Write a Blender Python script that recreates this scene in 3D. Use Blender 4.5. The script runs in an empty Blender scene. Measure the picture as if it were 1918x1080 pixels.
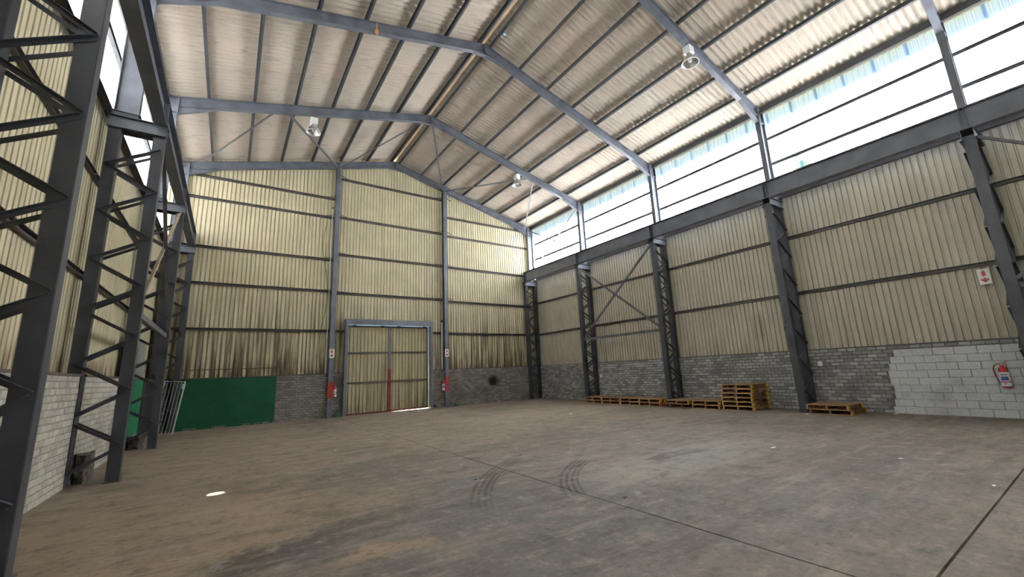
import bpy, math, random
from mathutils import Vector, Matrix
random.seed(7)
SC = bpy.context.scene
COL = SC.collection

# ------------------------------------------------------------------ camera
YAW, PIT, ROL, FPX = 0.60382, 0.19967, -0.044784, 770.18
cyw, syw, cp, sp = math.cos(YAW), math.sin(YAW), math.cos(PIT), math.sin(PIT)
fw = Vector((syw * cp, cyw * cp, sp)); rt = Vector((cyw, -syw, 0)); up = rt.cross(fw)
cr, sr = math.cos(ROL), math.sin(ROL)
r2 = cr * rt + sr * up; u2 = -sr * rt + cr * up
cam_d = bpy.data.cameras.new('camera'); cam = bpy.data.objects.new('camera', cam_d); COL.objects.link(cam)
cam_d.sensor_fit = 'HORIZONTAL'; cam_d.sensor_width = 36.0; cam_d.lens = FPX / 1918 * 36.0
cam_d.clip_start = 0.05; cam_d.clip_end = 300
M = Matrix.Identity(4)
for i in range(3):
    M[i][0] = r2[i]; M[i][1] = u2[i]; M[i][2] = -fw[i]
M[0][3], M[1][3], M[2][3] = 3.092, -19.888, 1.6
cam.matrix_world = M
SC.camera = cam

# ------------------------------------------------------------------ light
SUN_DIR = Vector((7.14, 1.8, 13.2)).normalized()
wd = bpy.data.worlds.new('sky'); SC.world = wd; wd.use_nodes = True
nt = wd.node_tree; nt.nodes.clear()
sky = nt.nodes.new('ShaderNodeTexSky'); sky.sky_type = 'NISHITA'; sky.sun_disc = False
sky.sun_elevation = math.asin(SUN_DIR.z); sky.sun_rotation = math.atan2(SUN_DIR.x, SUN_DIR.y)
sky.air_density = 1.0; sky.dust_density = 0.3; sky.ozone_density = 3.0
bg = nt.nodes.new('ShaderNodeBackground'); bg.inputs['Strength'].default_value = 0.015
ow = nt.nodes.new('ShaderNodeOutputWorld')
nt.links.new(sky.outputs[0], bg.inputs[0]); nt.links.new(bg.outputs[0], ow.inputs[0])
sl = bpy.data.lights.new('sun', 'SUN'); sl.energy = 15.0; sl.angle = 0.0093; sl.color = (1.0, 0.905, 0.785)
so = bpy.data.objects.new('sun', sl); COL.objects.link(so)
so.rotation_euler = SUN_DIR.to_track_quat('Z', 'Y').to_euler(); so.location = (30, -5, 40)
SC.view_settings.view_transform = 'Standard'; SC.view_settings.look = 'None'
SC.view_settings.gamma = 1.0; SC.view_settings.use_curve_mapping = False
SC.view_settings.exposure = 3.82
try:
    SC.cycles.diffuse_bounces = 6; SC.cycles.max_bounces = 10
    SC.cycles.sample_clamp_indirect = 12
except Exception:
    pass

# ------------------------------------------------------------------ node helper
class NT:
    def __init__(s, name):
        s.m = bpy.data.materials.new(name); s.m.use_nodes = True
        s.t = s.m.node_tree; s.t.nodes.clear()
        s.out = s.t.nodes.new('ShaderNodeOutputMaterial')
    def put(s, sock, v):
        if isinstance(v, bpy.types.NodeSocket): s.t.links.new(v, sock)
        elif isinstance(v, (tuple, list)):
            v = tuple(v)
            if len(sock.default_value) == 4 and len(v) == 3: v = v + (1,)
            sock.default_value = v
        else: sock.default_value = v
    def math(s, op, a, b=0.0, c=None, clamp=False):
        n = s.t.nodes.new('ShaderNodeMath'); n.operation = op; n.use_clamp = clamp
        s.put(n.inputs[0], a); s.put(n.inputs[1], b)
        if c is not None: s.put(n.inputs[2], c)
        return n.outputs[0]
    def mix(s, f, a, b, mode='MIX'):
        n = s.t.nodes.new('ShaderNodeMix'); n.data_type = 'RGBA'; n.blend_type = mode
        s.put(n.inputs[0], f); s.put(n.inputs[6], a); s.put(n.inputs[7], b)
        return n.outputs[2]
    def ss(s, v, lo, hi, a=0.0, b=1.0):
        n = s.t.nodes.new('ShaderNodeMapRange'); n.interpolation_type = 'SMOOTHSTEP'
        s.put(n.inputs[0], v); n.inputs[1].default_value = lo; n.inputs[2].default_value = hi
        n.inputs[3].default_value = a; n.inputs[4].default_value = b
        return n.outputs[0]
    def pos(s): return s.t.nodes.new('ShaderNodeNewGeometry').outputs['Position']
    def normal(s): return s.t.nodes.new('ShaderNodeNewGeometry').outputs['True Normal']
    def obj(s): return s.t.nodes.new('ShaderNodeTexCoord').outputs['Object']
    def rnd(s): return s.t.nodes.new('ShaderNodeObjectInfo').outputs['Random']
    def xyz(s, v):
        n = s.t.nodes.new('ShaderNodeSeparateXYZ'); s.put(n.inputs[0], v); return n.outputs
    def comb(s, x, y, z):
        n = s.t.nodes.new('ShaderNodeCombineXYZ')
        s.put(n.inputs[0], x); s.put(n.inputs[1], y); s.put(n.inputs[2], z); return n.outputs[0]
    def vmul(s, v, k):
        n = s.t.nodes.new('ShaderNodeVectorMath'); n.operation = 'MULTIPLY'
        s.put(n.inputs[0], v); n.inputs[1].default_value = k; return n.outputs[0]
    def vadd(s, v, w):
        n = s.t.nodes.new('ShaderNodeVectorMath'); n.operation = 'ADD'
        s.put(n.inputs[0], v); s.put(n.inputs[1], w); return n.outputs[0]
    def noise(s, v, scale, det=4.0, rough=0.55, dist=0.0, col=False):
        n = s.t.nodes.new('ShaderNodeTexNoise')
        s.put(n.inputs['Vector'], v); n.inputs['Scale'].default_value = scale
        n.inputs['Detail'].default_value = det; n.inputs['Roughness'].default_value = rough
        n.inputs['Distortion'].default_value = dist
        return n.outputs['Color' if col else 'Fac']
    def white(s, v):
        n = s.t.nodes.new('ShaderNodeTexWhiteNoise'); n.noise_dimensions = '3D'
        s.put(n.inputs['Vector'], v); return n.outputs['Value']
    def bump(s, h, strength, dist):
        n = s.t.nodes.new('ShaderNodeBump'); n.inputs['Strength'].default_value = strength
        n.inputs['Distance'].default_value = dist; s.put(n.inputs['Height'], h); return n.outputs[0]
    def bsdf(s, col, rough=0.6, metal=0.0, nrm=None, spec=None):
        n = s.t.nodes.new('ShaderNodeBsdfPrincipled')
        s.put(n.inputs['Base Color'], col); s.put(n.inputs['Roughness'], rough)
        n.inputs['Metallic'].default_value = metal
        if spec is not None: n.inputs['Specular IOR Level'].default_value = spec
        if nrm is not None: s.put(n.inputs['Normal'], nrm)
        s.t.links.new(n.outputs[0], s.out.inputs[0]); return s.m

def plain(name, col, rough=0.6, metal=0.0, var=0.15, scale=6.0, spec=None):
    k = NT(name); n = k.noise(k.pos(), scale)
    c = k.mix(k.ss(n, .3, .7), [x * (1 - var) for x in col], [min(1, x * (1 + var)) for x in col])
    return k.bsdf(c, rough, metal, spec=spec)

MAT = {}
def steel(name, col, rough=.45, rust=.0):
    k = NT(name); p = k.pos()
    n = k.noise(p, 2.2, 5); f = k.noise(p, 30, 3)
    c = k.mix(k.ss(n, .3, .7), [x * .8 for x in col], [x * 1.2 for x in col])
    c = k.mix(k.math('MULTIPLY', k.ss(f, .62, .75), .35), c, (.16, .15, .14))
    if rust:
        r = k.math('MULTIPLY', k.ss(k.noise(p, 5, 6), .6, .75), rust)
        c = k.mix(r, c, (.14, .07, .04))
    MAT[name] = k.bsdf(c, rough, nrm=k.bump(f, .08, .01)); return MAT[name]
steel('blue_grey_steel', (.135, .147, .176), .42)
steel('dark_column_steel', (.052, .057, .070), .42)
steel('girt_steel', (.085, .075, .072), .55, .4)
steel('purlin_steel', (.060, .062, .068), .5)
steel('brace_steel', (.12, .123, .132), .5)
steel('rusty_steel', (.10, .075, .06), .7, .7)

def sheet_mat(name, base, grime, zlo=1.87, axis='x', rust=0.0):
    k = NT(name); p = k.pos(); X = k.xyz(p)
    h = X['X'] if axis == 'x' else X['Y']
    streak = k.noise(k.vmul(p, (9, 9, .35)), 1.0, 5, .6)
    blot = k.noise(p, 1.3, 6, .6)
    fine = k.noise(p, 22, 3)
    c = k.mix(k.ss(blot, .3, .7), [b * .92 for b in base], [b * 1.06 for b in base])
    # sheet to sheet tone
    tone = k.white(k.comb(k.math('FLOOR', k.math('DIVIDE', h, .76)), k.math('FLOOR', k.math('DIVIDE', X['Z'], 2.7)), 0))
    c = k.mix(k.math('MULTIPLY', tone, .16), c, [b * .72 for b in base])
    low = k.ss(X['Z'], zlo + 4.5, zlo - .2)
    g = k.math('MULTIPLY', k.math('ADD', k.math('MULTIPLY', low, .85), .10), k.ss(streak, .38, .68))
    g = k.math('MULTIPLY', g, grime, clamp=True)
    c = k.mix(g, c, (.115, .095, .055))
    vlow = k.math('MULTIPLY', k.ss(X['Z'], zlo + .9, zlo), k.ss(k.noise(k.vmul(p, (5, 5, 1.2)), 1, 4), .35, .65))
    c = k.mix(k.math('MULTIPLY', vlow, .5 * grime, clamp=True), c, (.10, .07, .045))
    if rust:
        r = k.math('MULTIPLY', k.ss(X['Z'], zlo + .55, zlo + .02), k.ss(k.noise(k.vmul(p, (7, 7, 1.5)), 1, 5), .40, .55))
        c = k.mix(k.math('MULTIPLY', r, rust, clamp=True), c, (.16, .065, .025))
    c = k.mix(k.math('MULTIPLY', k.ss(fine, .66, .74), .5), c, (.16, .13, .08))
    if name == 'sheet_right':                                   # rust run under a fixing
        for yc, wd, am in ((-12.80, .11, .5), (-12.55, .05, .4), (-17.1, .05, .2)):
            d = k.math('ABSOLUTE', k.math('DIVIDE', k.math('SUBTRACT', h, yc), wd))
            m = k.math('MULTIPLY', k.ss(d, 1.2, .3), k.math('MULTIPLY', k.ss(X['Z'], 2.1, 2.5), k.ss(X['Z'], 3.5, 2.9)))
            c = k.mix(k.math('MULTIPLY', m, am), c, (.22, .12, .075))
    MAT[name] = k.bsdf(c, .55, nrm=k.bump(fine, .1, .01), spec=.3); return MAT[name]
KH = (.60, .540, .365)
sheet_mat('sheet_back', KH, 1.4, axis='x')
sheet_mat('sheet_right', (.52, .485, .385), .35, axis='y')
sheet_mat('sheet_left', KH, .35, axis='y', rust=.9)
sheet_mat('door_sheet', (.50, .45, .28), .85, zlo=0.0, axis='x')

def clear_mat():
    k = NT('translucent_sheet'); p = k.pos()
    dirt = k.ss(k.noise(k.vmul(p, (3, 3, .6)), 1.5, 5), .45, .75)
    c = k.mix(k.math('MULTIPLY', dirt, .35), (.74, .825, .95), (.56, .61, .66))
    tr = k.t.nodes.new('ShaderNodeBsdfTranslucent'); k.put(tr.inputs[0], c)
    df = k.t.nodes.new('ShaderNodeBsdfDiffuse'); k.put(df.inputs[0], c)
    mx = k.t.nodes.new('ShaderNodeMixShader'); mx.inputs[0].default_value = .02
    k.t.links.new(tr.outputs[0], mx.inputs[1]); k.t.links.new(df.outputs[0], mx.inputs[2])
    k.t.links.new(mx.outputs[0], k.out.inputs[0]); MAT['clear'] = k.m
clear_mat()

def roof_mat():
    k = NT('fibre_cement'); p = k.pos(); X = k.xyz(p)
    big = k.noise(p, .55, 5, .6); mid = k.noise(k.vmul(p, (1, 3, 1)), 2.0, 5, .6); f = k.noise(p, 30, 3)
    c = k.mix(k.ss(big, .35, .65), (.53, .475, .395), (.56, .475, .39))
    c = k.mix(k.math('MULTIPLY', k.ss(mid, .5, .75), .55), c, (.30, .285, .245))
    tone = k.white(k.comb(k.math('FLOOR', k.math('DIVIDE', X['Y'], 1.062)), k.math('FLOOR', k.math('DIVIDE', X['X'], 2.55)), 3))
    c = k.mix(k.math('MULTIPLY', tone, .22), c, (.30, .29, .25))
    c = k.mix(k.math('MULTIPLY', k.ss(f, .55, .75), .3), c, (.18, .16, .14))
    MAT['roof'] = k.bsdf(c, .85, nrm=k.bump(f, .15, .01), spec=.15)
roof_mat()

BL, BH = 0.235, 1.86 / 18
def brick_mat(name, axis, light, dark, mortar=False, paint=None, soot=None):
    k = NT(name); p = k.pos(); X = k.xyz(p)
    h = X['X'] if axis == 'x' else X['Y']
    row = k.math('FLOOR', k.math('DIVIDE', X['Z'], BH))
    par = k.math('MULTIPLY', k.math('MODULO', row, 2.0), .5)
    colm = k.math('FLOOR', k.math('ADD', k.math('DIVIDE', h, BL), par))
    w = k.white(k.comb(colm, row, 1.0))
    f = k.noise(p, 18, 5, .65); b = k.noise(p, .9, 5, .6)
    t = k.math('ADD', k.math('MULTIPLY', w, .55), k.math('MULTIPLY', f, .6))
    c = k.mix(k.ss(t, .25, .95), dark, light)
    if mortar: c = k.mix(k.ss(f, .35, .65), [x * .6 for x in dark], dark)
    c = k.mix(k.math('MULTIPLY', k.ss(b, .45, .7), .55), c, [x * .55 for x in dark])
    if paint:
        lo, hi, z0, z1, pc = paint
        edge = k.math('ADD', h, k.math('MULTIPLY', k.math('SUBTRACT', f, .5), .02))
        m = k.math('MULTIPLY', k.math('GREATER_THAN', edge, lo), k.math('LESS_THAN', edge, hi))
        m = k.math('MULTIPLY', m, k.math('MULTIPLY', k.math('GREATER_THAN', X['Z'], z0), k.math('LESS_THAN', X['Z'], z1)))
        chip = k.ss(k.noise(k.vmul(p, (1, 1, 2.5)), 2.6, 5, .6), .69, .71)
        chip = k.math('MAXIMUM', chip, k.math('MULTIPLY', k.ss(k.noise(p, 6, 4), .5, .56), k.math('LESS_THAN', X['Z'], .07)))
        m = k.math('MULTIPLY', m, k.math('SUBTRACT', 1.0, chip))
        pc2 = k.mix(k.ss(b, .3, .7), [x * .85 for x in pc], [x * 1.1 for x in pc])
        c = k.mix(m, c, pc2)
    if soot:
        sx, sz, sr_ = soot
        dx = k.math('DIVIDE', k.math('SUBTRACT', h, sx), sr_ * 1.25); dz = k.math('DIVIDE', k.math('SUBTRACT', X['Z'], sz), sr_)
        d = k.math('SQRT', k.math('ADD', k.math('MULTIPLY', dx, dx), k.math('MULTIPLY', dz, dz)))
        d = k.math('ADD', d, k.math('MULTIPLY', k.math('SUBTRACT', k.noise(p, 3, 4), .5), 1.0))
        c = k.mix(k.ss(d, 1.15, .35, 0, .9), c, (.012, .011, .010))
    MAT[name] = k.bsdf(c, .85, nrm=k.bump(f, .5, .012), spec=.2)
GREEN = (.020, .105, .050)
brick_mat('brick_right', 'y', (.44, .44, .43), (.20, .198, .192))
brick_mat('mortar_right', 'y', (.2, .2, .2), (.165, .162, .156), mortar=True)
brick_mat('brick_left', 'y', (.52, .485, .42), (.38, .352, .297), paint=(-4.35, -.3, .28, 1.9, (.03, .19, .085)))
brick_mat('mortar_left', 'y', (.3, .3, .3), (.35, .325, .275), mortar=True, paint=(-4.35, -.3, .28, 1.9, (.03, .19, .085)))
brick_mat('brick_back', 'x', (.30, .28, .245), (.17, .160, .138), paint=(1.3, 4.79, -.1, 1.95, GREEN), soot=(15.35, 1.15, .36))
brick_mat('mortar_back', 'x', (.2, .2, .2), (.17, .163, .14), mortar=True, paint=(1.3, 4.79, -.1, 1.95, GREEN), soot=(15.35, 1.15, .36))

def block_mat():
    k = NT('grey_block'); p = k.pos(); f = k.noise(p, 25, 5, .6); b = k.noise(p, 1.6, 5, .6)
    c = k.mix(k.ss(f, .3, .7), (.48, .505, .52), (.60, .62, .63))
    c = k.mix(k.math('MULTIPLY', k.ss(b, .5, .72), .5), c, (.22, .22, .22))
    c = k.mix(k.math('MULTIPLY', k.rnd(), .14), c, (.22, .23, .235))
    MAT['block'] = k.bsdf(c, .85, nrm=k.bump(f, .4, .01), spec=.2)
block_mat()
def concrete(name, a, b):
    k = NT(name); p = k.pos(); f = k.noise(p, 16, 6, .65)
    MAT[name] = k.bsdf(k.mix(k.ss(f, .3, .7), a, b), .9, nrm=k.bump(f, .6, .02), spec=.2)
concrete('rough_concrete', (.06, .055, .045), (.17, .155, .13))
concrete('plaster', (.20, .195, .18), (.29, .285, .26))
concrete('outside_ground', (.012, .016, .010), (.022, .028, .018))
concrete('bounce_concrete', (.50, .48, .44), (.60, .58, .53))
concrete('sill_mortar', (.12, .10, .085), (.20, .17, .14))

def floor_mat():
    k = NT('worn_concrete_floor'); p = k.pos(); X = k.xyz(p)
    wob = k.noise(p, .7, 4, .55, col=True)
    pw = k.vadd(p, k.vmul(k.vadd(wob, (-.5, -.5, -.5)), (1.6, 1.6, 0)))
    W = k.xyz(pw)
    big = k.noise(p, .22, 5, .6); mid = k.noise(p, 1.1, 7, .62); f = k.noise(p, 14, 6, .7); vf = k.noise(p, 70, 3, .7)
    brown = (.285, .222, .150); grey = (.200, .176, .150); dark = (.092, .079, .066); pale = (.335, .290, .240)
    # left aisle dusty brown, centre grey, right olive-grey
    c = k.mix(k.ss(W['X'], 3.4, 5.6), brown, grey)
    c = k.mix(k.math('MULTIPLY', k.ss(W['Y'], -13.5, -9.5), .75), c, (.26, .208, .158))
    c = k.mix(k.math('MULTIPLY', k.ss(big, .48, .66), .5), c, dark)
    c = k.mix(k.math('MULTIPLY', k.ss(mid, .54, .74), .55), c, pale)
    c = k.mix(k.math('MULTIPLY', k.ss(mid, .46, .28), .6), c, dark)
    # swept, scraped streaks running round the turning circle
    dx = k.math('SUBTRACT', X['X'], 9.87); dy = k.math('SUBTRACT', X['Y'], -17.1)
    r = k.math('SQRT', k.math('ADD', k.math('MULTIPLY', dx, dx), k.math('MULTIPLY', dy, dy)))
    ang = k.math('ARCTAN2', dy, dx)
    st = k.noise(k.comb(k.math('MULTIPLY', r, 4.0), k.math('MULTIPLY', ang, 1.6), 0), 1.0, 6, .65)
    c = k.mix(k.math('MULTIPLY', k.ss(st, .55, .72), .42), c, (.21, .19, .165))
    st2 = k.noise(k.comb(k.math('MULTIPLY', r, 7.0), k.math('MULTIPLY', ang, 2.2), 9), 1.0, 5, .65)
    c = k.mix(k.math('MULTIPLY', k.ss(st2, .60, .76), .35), c, pale)
    # oil and dirt blots
    def blot(x, y, rx, ry, amt, col):
        nonlocal c
        a = k.math('DIVIDE', k.math('SUBTRACT', W['X'], x), rx); b = k.math('DIVIDE', k.math('SUBTRACT', W['Y'], y), ry)
        d = k.math('ADD', k.math('MULTIPLY', a, a), k.math('MULTIPLY', b, b))
        d = k.math('ADD', d, k.math('MULTIPLY', k.math('SUBTRACT', f, .5), .9))
        c = k.mix(k.ss(d, 1.3, .15, 0, amt), c, col)
    blot(3.75, -14.95, .9, .55, .85, (.060, .052, .042))
    blot(5.6, -15.9, 2.6, 1.7, .70, (.135, .130, .124))
    blot(8.6, -17.2, 1.6, 1.3, .40, (.16, .153, .143))
    blot(6.0, -13.9, .75, .40, .65, (.155, .152, .148))
    blot(4.6, -14.45, .6, .30, .6, (.11, .10, .088))
    blot(5.5, -11.4, 1.6, .55, .45, (.16, .142, .12))
    blot(7.1, -15.9, .45, .25, .6, (.14, .125, .11))
    blot(9.6, -15.2, 2.6, .9, .35, (.38, .37, .35))
    blot(4.45, -15.75, .35, .22, .75, (.36, .26, .17))
    blot(13.5, -7.0, 4.5, 2.2, .45, (.37, .305, .24))
    blot(16.2, -10.5, 1.6, 6.0, .40, (.19, .17, .143))
    blot(16.9, -17.3, 2.4, 2.5, .45, (.17, .155, .123))
    # tyre tracks
    for R, a0, a1 in ((4.55, 2.02, 2.74), (3.32, 1.95, 2.70), (5.9, 1.75, 2.15), (2.2, 1.1, 1.9), (7.0, .9, 1.5)):
        dr = k.math('SUBTRACT', r, R)
        band = k.ss(k.math('ABSOLUTE', dr), .17, .14)
        grv = k.ss(k.math('SINE', k.math('MULTIPLY', dr, 74.0)), -.1, .5)
        seg = k.math('MULTIPLY', k.ss(ang, a0, a0 + .12), k.ss(ang, a1, a1 - .12))
        m = k.math('MULTIPLY', k.math('MULTIPLY', band, seg), k.math('ADD', k.math('MULTIPLY', grv, .6), .25))
        m = k.math('MULTIPLY', m, k.ss(mid, .30, .5, .5 if R < 5 else .2, 1.0 if R < 5 else .5))
        c = k.mix(m, c, (.070, .060, .048))
    # blotchy wear
    bl = k.noise(p, 3.4, 9, .72); bl2 = k.noise(pw, 1.9, 8, .68)
    c = k.mix(k.math('MULTIPLY', k.ss(bl, .52, .66), .55), c, pale)
    c = k.mix(k.math('MULTIPLY', k.ss(bl, .48, .34), .6), c, dark)
    c = k.mix(k.math('MULTIPLY', k.ss(bl2, .54, .68), .45), c, (.095, .085, .074))
    # fine speckle
    c = k.mix(k.math('MULTIPLY', k.ss(f, .53, .70), .55), c, pale)
    c = k.mix(k.math('MULTIPLY', k.ss(f, .47, .30), .65), c, dark)
    sw = k.noise(k.comb(k.math('ADD', X['X'], k.math('MULTIPLY', X['Y'], .25)), k.math('MULTIPLY', X['Y'], 5.0), 4), .9, 7, .7)
    c = k.mix(k.math('MULTIPLY', k.ss(sw, .52, .66), .38), c, pale)
    c = k.mix(k.math('MULTIPLY', k.ss(sw, .47, .34), .45), c, dark)
    crk = k.t.nodes.new('ShaderNodeTexVoronoi'); crk.feature = 'DISTANCE_TO_EDGE'; crk.inputs['Scale'].default_value = .33
    k.put(crk.inputs['Vector'], pw)
    c = k.mix(k.ss(crk.outputs['Distance'], .004, .001, 0, .22), c, (.13, .12, .105))
    c = k.mix(k.math('MULTIPLY', k.ss(vf, .64, .74), .35), c, (.55, .52, .47))
    rough = k.ss(mid, .3, .7, .72, .9)
    hgt = k.math('ADD', k.math('MULTIPLY', f, .6), k.math('MULTIPLY', vf, .4))
    MAT['floor'] = k.bsdf(c, rough, nrm=k.bump(hgt, .35, .012), spec=.28)
floor_mat()

def wood_mat(name, a, b, paint=None):
    k = NT(name); o = k.obj(); p = k.pos()
    g = k.noise(k.vmul(p, (6, 30, 30)), 1.0, 5, .6)
    c = k.mix(k.ss(g, .3, .7), a, b)
    c = k.mix(k.math('MULTIPLY', k.rnd(), .35), c, [x * .55 for x in a])
    cut = k.math('GREATER_THAN', k.math('ABSOLUTE', k.xyz(k.normal())['X']), .7)
    c = k.mix(k.math('MULTIPLY', cut, .8), c, (.50, .31, .17))          # paler sawn edges
    if paint:
        ox = k.xyz(o); nrm = k.xyz(k.normal())
        m = k.math('MULTIPLY', k.math('GREATER_THAN', k.math('ABSOLUTE', ox['X']), paint[1]),
                   k.math('GREATER_THAN', k.math('ABSOLUTE', nrm['Y']), .5))
        m = k.math('MULTIPLY', m, k.ss(k.noise(p, 25, 4), .25, .4))
        c = k.mix(m, c, paint[0])
    MAT[name] = k.bsdf(c, .8, spec=.2)
wood_mat('pallet_wood', (.23, .145, .08), (.38, .255, .15))
wood_mat('pallet_stringer', (.20, .115, .06), (.30, .18, .10), paint=((.66, .38, .02), .44))
wood_mat('pallet_red', (.20, .115, .06), (.31, .19, .10), paint=((.60, .06, .03), -1))
MAT['white_paint'] = plain('white_paint', (.72, .73, .72), .4, var=.06)
MAT['grate_white'] = plain('grate_white', (.66, .66, .63), .45, var=.08)
MAT['pvc'] = plain('white_pvc', (.66, .66, .60), .35, var=.08)
MAT['red'] = plain('signal_red', (.46, .022, .028), .32, var=.1)
MAT['red_paint'] = plain('red_column_paint', (.40, .035, .025), .5, var=.2)
MAT['dark_red'] = plain('maroon_paint', (.16, .028, .026), .45, var=.3)
MAT['blue'] = plain('label_blue', (.035, .075, .30), .4, var=.1)
MAT['black'] = plain('black_rubber', (.015, .015, .016), .5, var=.1)
MAT['chrome'] = plain('bright_metal', (.62, .62, .60), .25, .9, var=.05)
MAT['reflector'] = plain('spun_aluminium', (.52, .51, .48), .35, .55, var=.12, scale=14)
MAT['bulb'] = plain('frosted_bulb', (.85, .86, .86), .25, var=.02)
MAT['paper'] = plain('white_paper', (.80, .80, .78), .7, var=.06)
MAT['green_paint'] = plain('green_paint', (.03, .10, .055), .7, var=.3)
MAT['cable'] = plain('black_cable', (.02, .02, .02), .5, var=.1)
MAT['nest'] = plain('orange_straw', (.55, .25, .11), .8, var=.35, scale=40)
def leaf_mat():
    k = NT('green_leaf'); n = k.noise(k.pos(), 9)
    c = k.mix(k.ss(n, .3, .7), (.10, .26, .03), (.30, .52, .08))
    a = k.t.nodes.new('ShaderNodeBsdfTranslucent'); b = k.t.nodes.new('ShaderNodeBsdfDiffuse'); m = k.t.nodes.new('ShaderNodeMixShader')
    k.put(a.inputs[0], c); k.put(b.inputs[0], c)
    k.t.links.new(a.outputs[0], m.inputs[1]); k.t.links.new(b.outputs[0], m.inputs[2]); k.t.links.new(m.outputs[0], k.out.inputs[0])
    MAT['leaf'] = k.m
leaf_mat()
MAT['bark'] = plain('bark', (.12, .085, .06), .9, var=.3)
MAT['lit_brace'] = plain('lit_brace_brown', (.34, .26, .18), .8, var=.25)  # steel brace bar's lit brown look, put into its colour

# ------------------------------------------------------------------ mesh helpers
class MB:
    def __init__(s): s.v = []; s.f = []; s.sm = set()
    def add(s, vs, fs, smooth=False):
        o = len(s.v); s.v += [tuple(v) for v in vs]
        for f in fs:
            if smooth: s.sm.add(len(s.f))
            s.f.append(tuple(i + o for i in f))
        return s
    def box(s, x0, x1, y0, y1, z0, z1):
        return s.add([(x0, y0, z0), (x1, y0, z0), (x1, y1, z0), (x0, y1, z0), (x0, y0, z1), (x1, y0, z1), (x1, y1, z1), (x0, y1, z1)],
                     [(0, 3, 2, 1), (4, 5, 6, 7), (0, 1, 5, 4), (1, 2, 6, 5), (2, 3, 7, 6), (3, 0, 4, 7)])
    def extrude(s, prof, p0, p1, upv):
        """profile points (a,b): a along side axis, b along up axis; swept from p0 to p1"""
        p0, p1, upv = Vector(p0), Vector(p1), Vector(upv)
        d = (p1 - p0).normalized(); side = d.cross(upv).normalized(); u = side.cross(d).normalized()
        n = len(prof)
        vs = [q + side * a + u * b for q in (p0, p1) for a, b in prof]
        fs = [(i, (i + 1) % n, n + (i + 1) % n, n + i) for i in range(n)]
        fs += [tuple(range(n - 1, -1, -1)), tuple(range(n, 2 * n))]
        return s.add(vs, fs)
    def bar(s, p0, p1, w, h, upv=(0, 0, 1)):
        return s.extrude([(-w / 2, -h / 2), (w / 2, -h / 2), (w / 2, h / 2), (-w / 2, h / 2)], p0, p1, upv)
    def ibeam(s, p0, p1, w, h, tf, tw, upv=(0, 0, 1)):
        a, b, c = w / 2, h / 2, tw / 2
        return s.extrude([(-a, -b), (a, -b), (a, -b + tf), (c, -b + tf), (c, b - tf), (a, b - tf), (a, b), (-a, b), (-a, b - tf), (-c, b - tf), (-c, -b + tf), (-a, -b + tf)], p0, p1, upv)
    def channel(s, p0, p1, w, h, t, upv=(0, 0, 1), flip=1):
        a = [(0, -h / 2), (w, -h / 2), (w, -h / 2 + t), (t, -h / 2 + t), (t, h / 2 - t), (w, h / 2 - t), (w, h / 2), (0, h / 2)]
        a = [(x * flip, z) for x, z in a]
        if flip < 0: a.reverse()
        return s.extrude(a, p0, p1, upv)
    def angle(s, p0, p1, w, t, upv=(0, 0, 1), flip=1):
        a = [(0, 0), (w, 0), (w, t), (t, t), (t, w), (0, w)]
        a = [(x * flip, z) for x, z in a]
        if flip < 0: a.reverse()
        return s.extrude(a, p0, p1, upv)
    def tube(s, pts, r, n=8, caps=True):
        pts = [Vector(p) for p in pts]; ring = []
        for i, p in enumerate(pts):
            d = (pts[min(i + 1, len(pts) - 1)] - pts[max(i - 1, 0)]).normalized()
            a = d.orthogonal().normalized() if i == 0 else (a - d * a.dot(d)).normalized()
            b = d.cross(a); rr = r[i] if isinstance(r, (list, tuple)) else r
            ring.append([p + (a * math.cos(2 * math.pi * j / n) + b * math.sin(2 * math.pi * j / n)) * rr for j in range(n)])
        vs = [q for g in ring for q in g]
        fs = [(i * n + j, i * n + (j + 1) % n, (i + 1) * n + (j + 1) % n, (i + 1) * n + j) for i in range(len(pts) - 1) for j in range(n)]
        s.add(vs, fs, True)
        if caps: s.add(ring[0], [tuple(range(n - 1, -1, -1))]); s.add(ring[-1], [tuple(range(n))])
        return s
    def lathe(s, prof, c=(0, 0, 0), n=20):
        vs = [(c[0] + r * math.cos(2 * math.pi * j / n), c[1] + r * math.sin(2 * math.pi * j / n), c[2] + z) for r, z in prof for j in range(n)]
        fs = [(i * n + j, i * n + (j + 1) % n, (i + 1) * n + (j + 1) % n, (i + 1) * n + j) for i in range(len(prof) - 1) for j in range(n)]
        return s.add(vs, fs, True)
    def mesh(s, name, mat):
        me = bpy.data.meshes.new(name); me.from_pydata(s.v, [], s.f)
        if mat: me.materials.append(MAT[mat] if isinstance(mat, str) else mat)
        if s.sm: me.polygons.foreach_set('use_smooth', [i in s.sm for i in range(len(s.f))])
        me.update(); return me
    def build(s, name, mat, parent=None, loc=None):
        return link(name, s.mesh(name, mat), parent, loc)
def link(name, me, parent=None, loc=None):
    o = bpy.data.objects.new(name, me); COL.objects.link(o)
    if parent: o.parent = parent
    if loc: o.location = loc
    return o
def tag(o, label, cat, group=None):
    o['label'] = label; o['category'] = cat
    if group: o['group'] = group
    return o
def struct(o): o['kind'] = 'structure'; return o
def empty(name, loc=(0, 0, 0), rz=0.0):
    o = bpy.data.objects.new(name, None); COL.objects.link(o); o.location = loc; o.rotation_euler = (0, 0, rz)
    o.empty_display_size = .2; return o
ORD = ['first', 'second', 'third', 'fourth', 'fifth', 'sixth', 'seventh', 'eighth']

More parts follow.
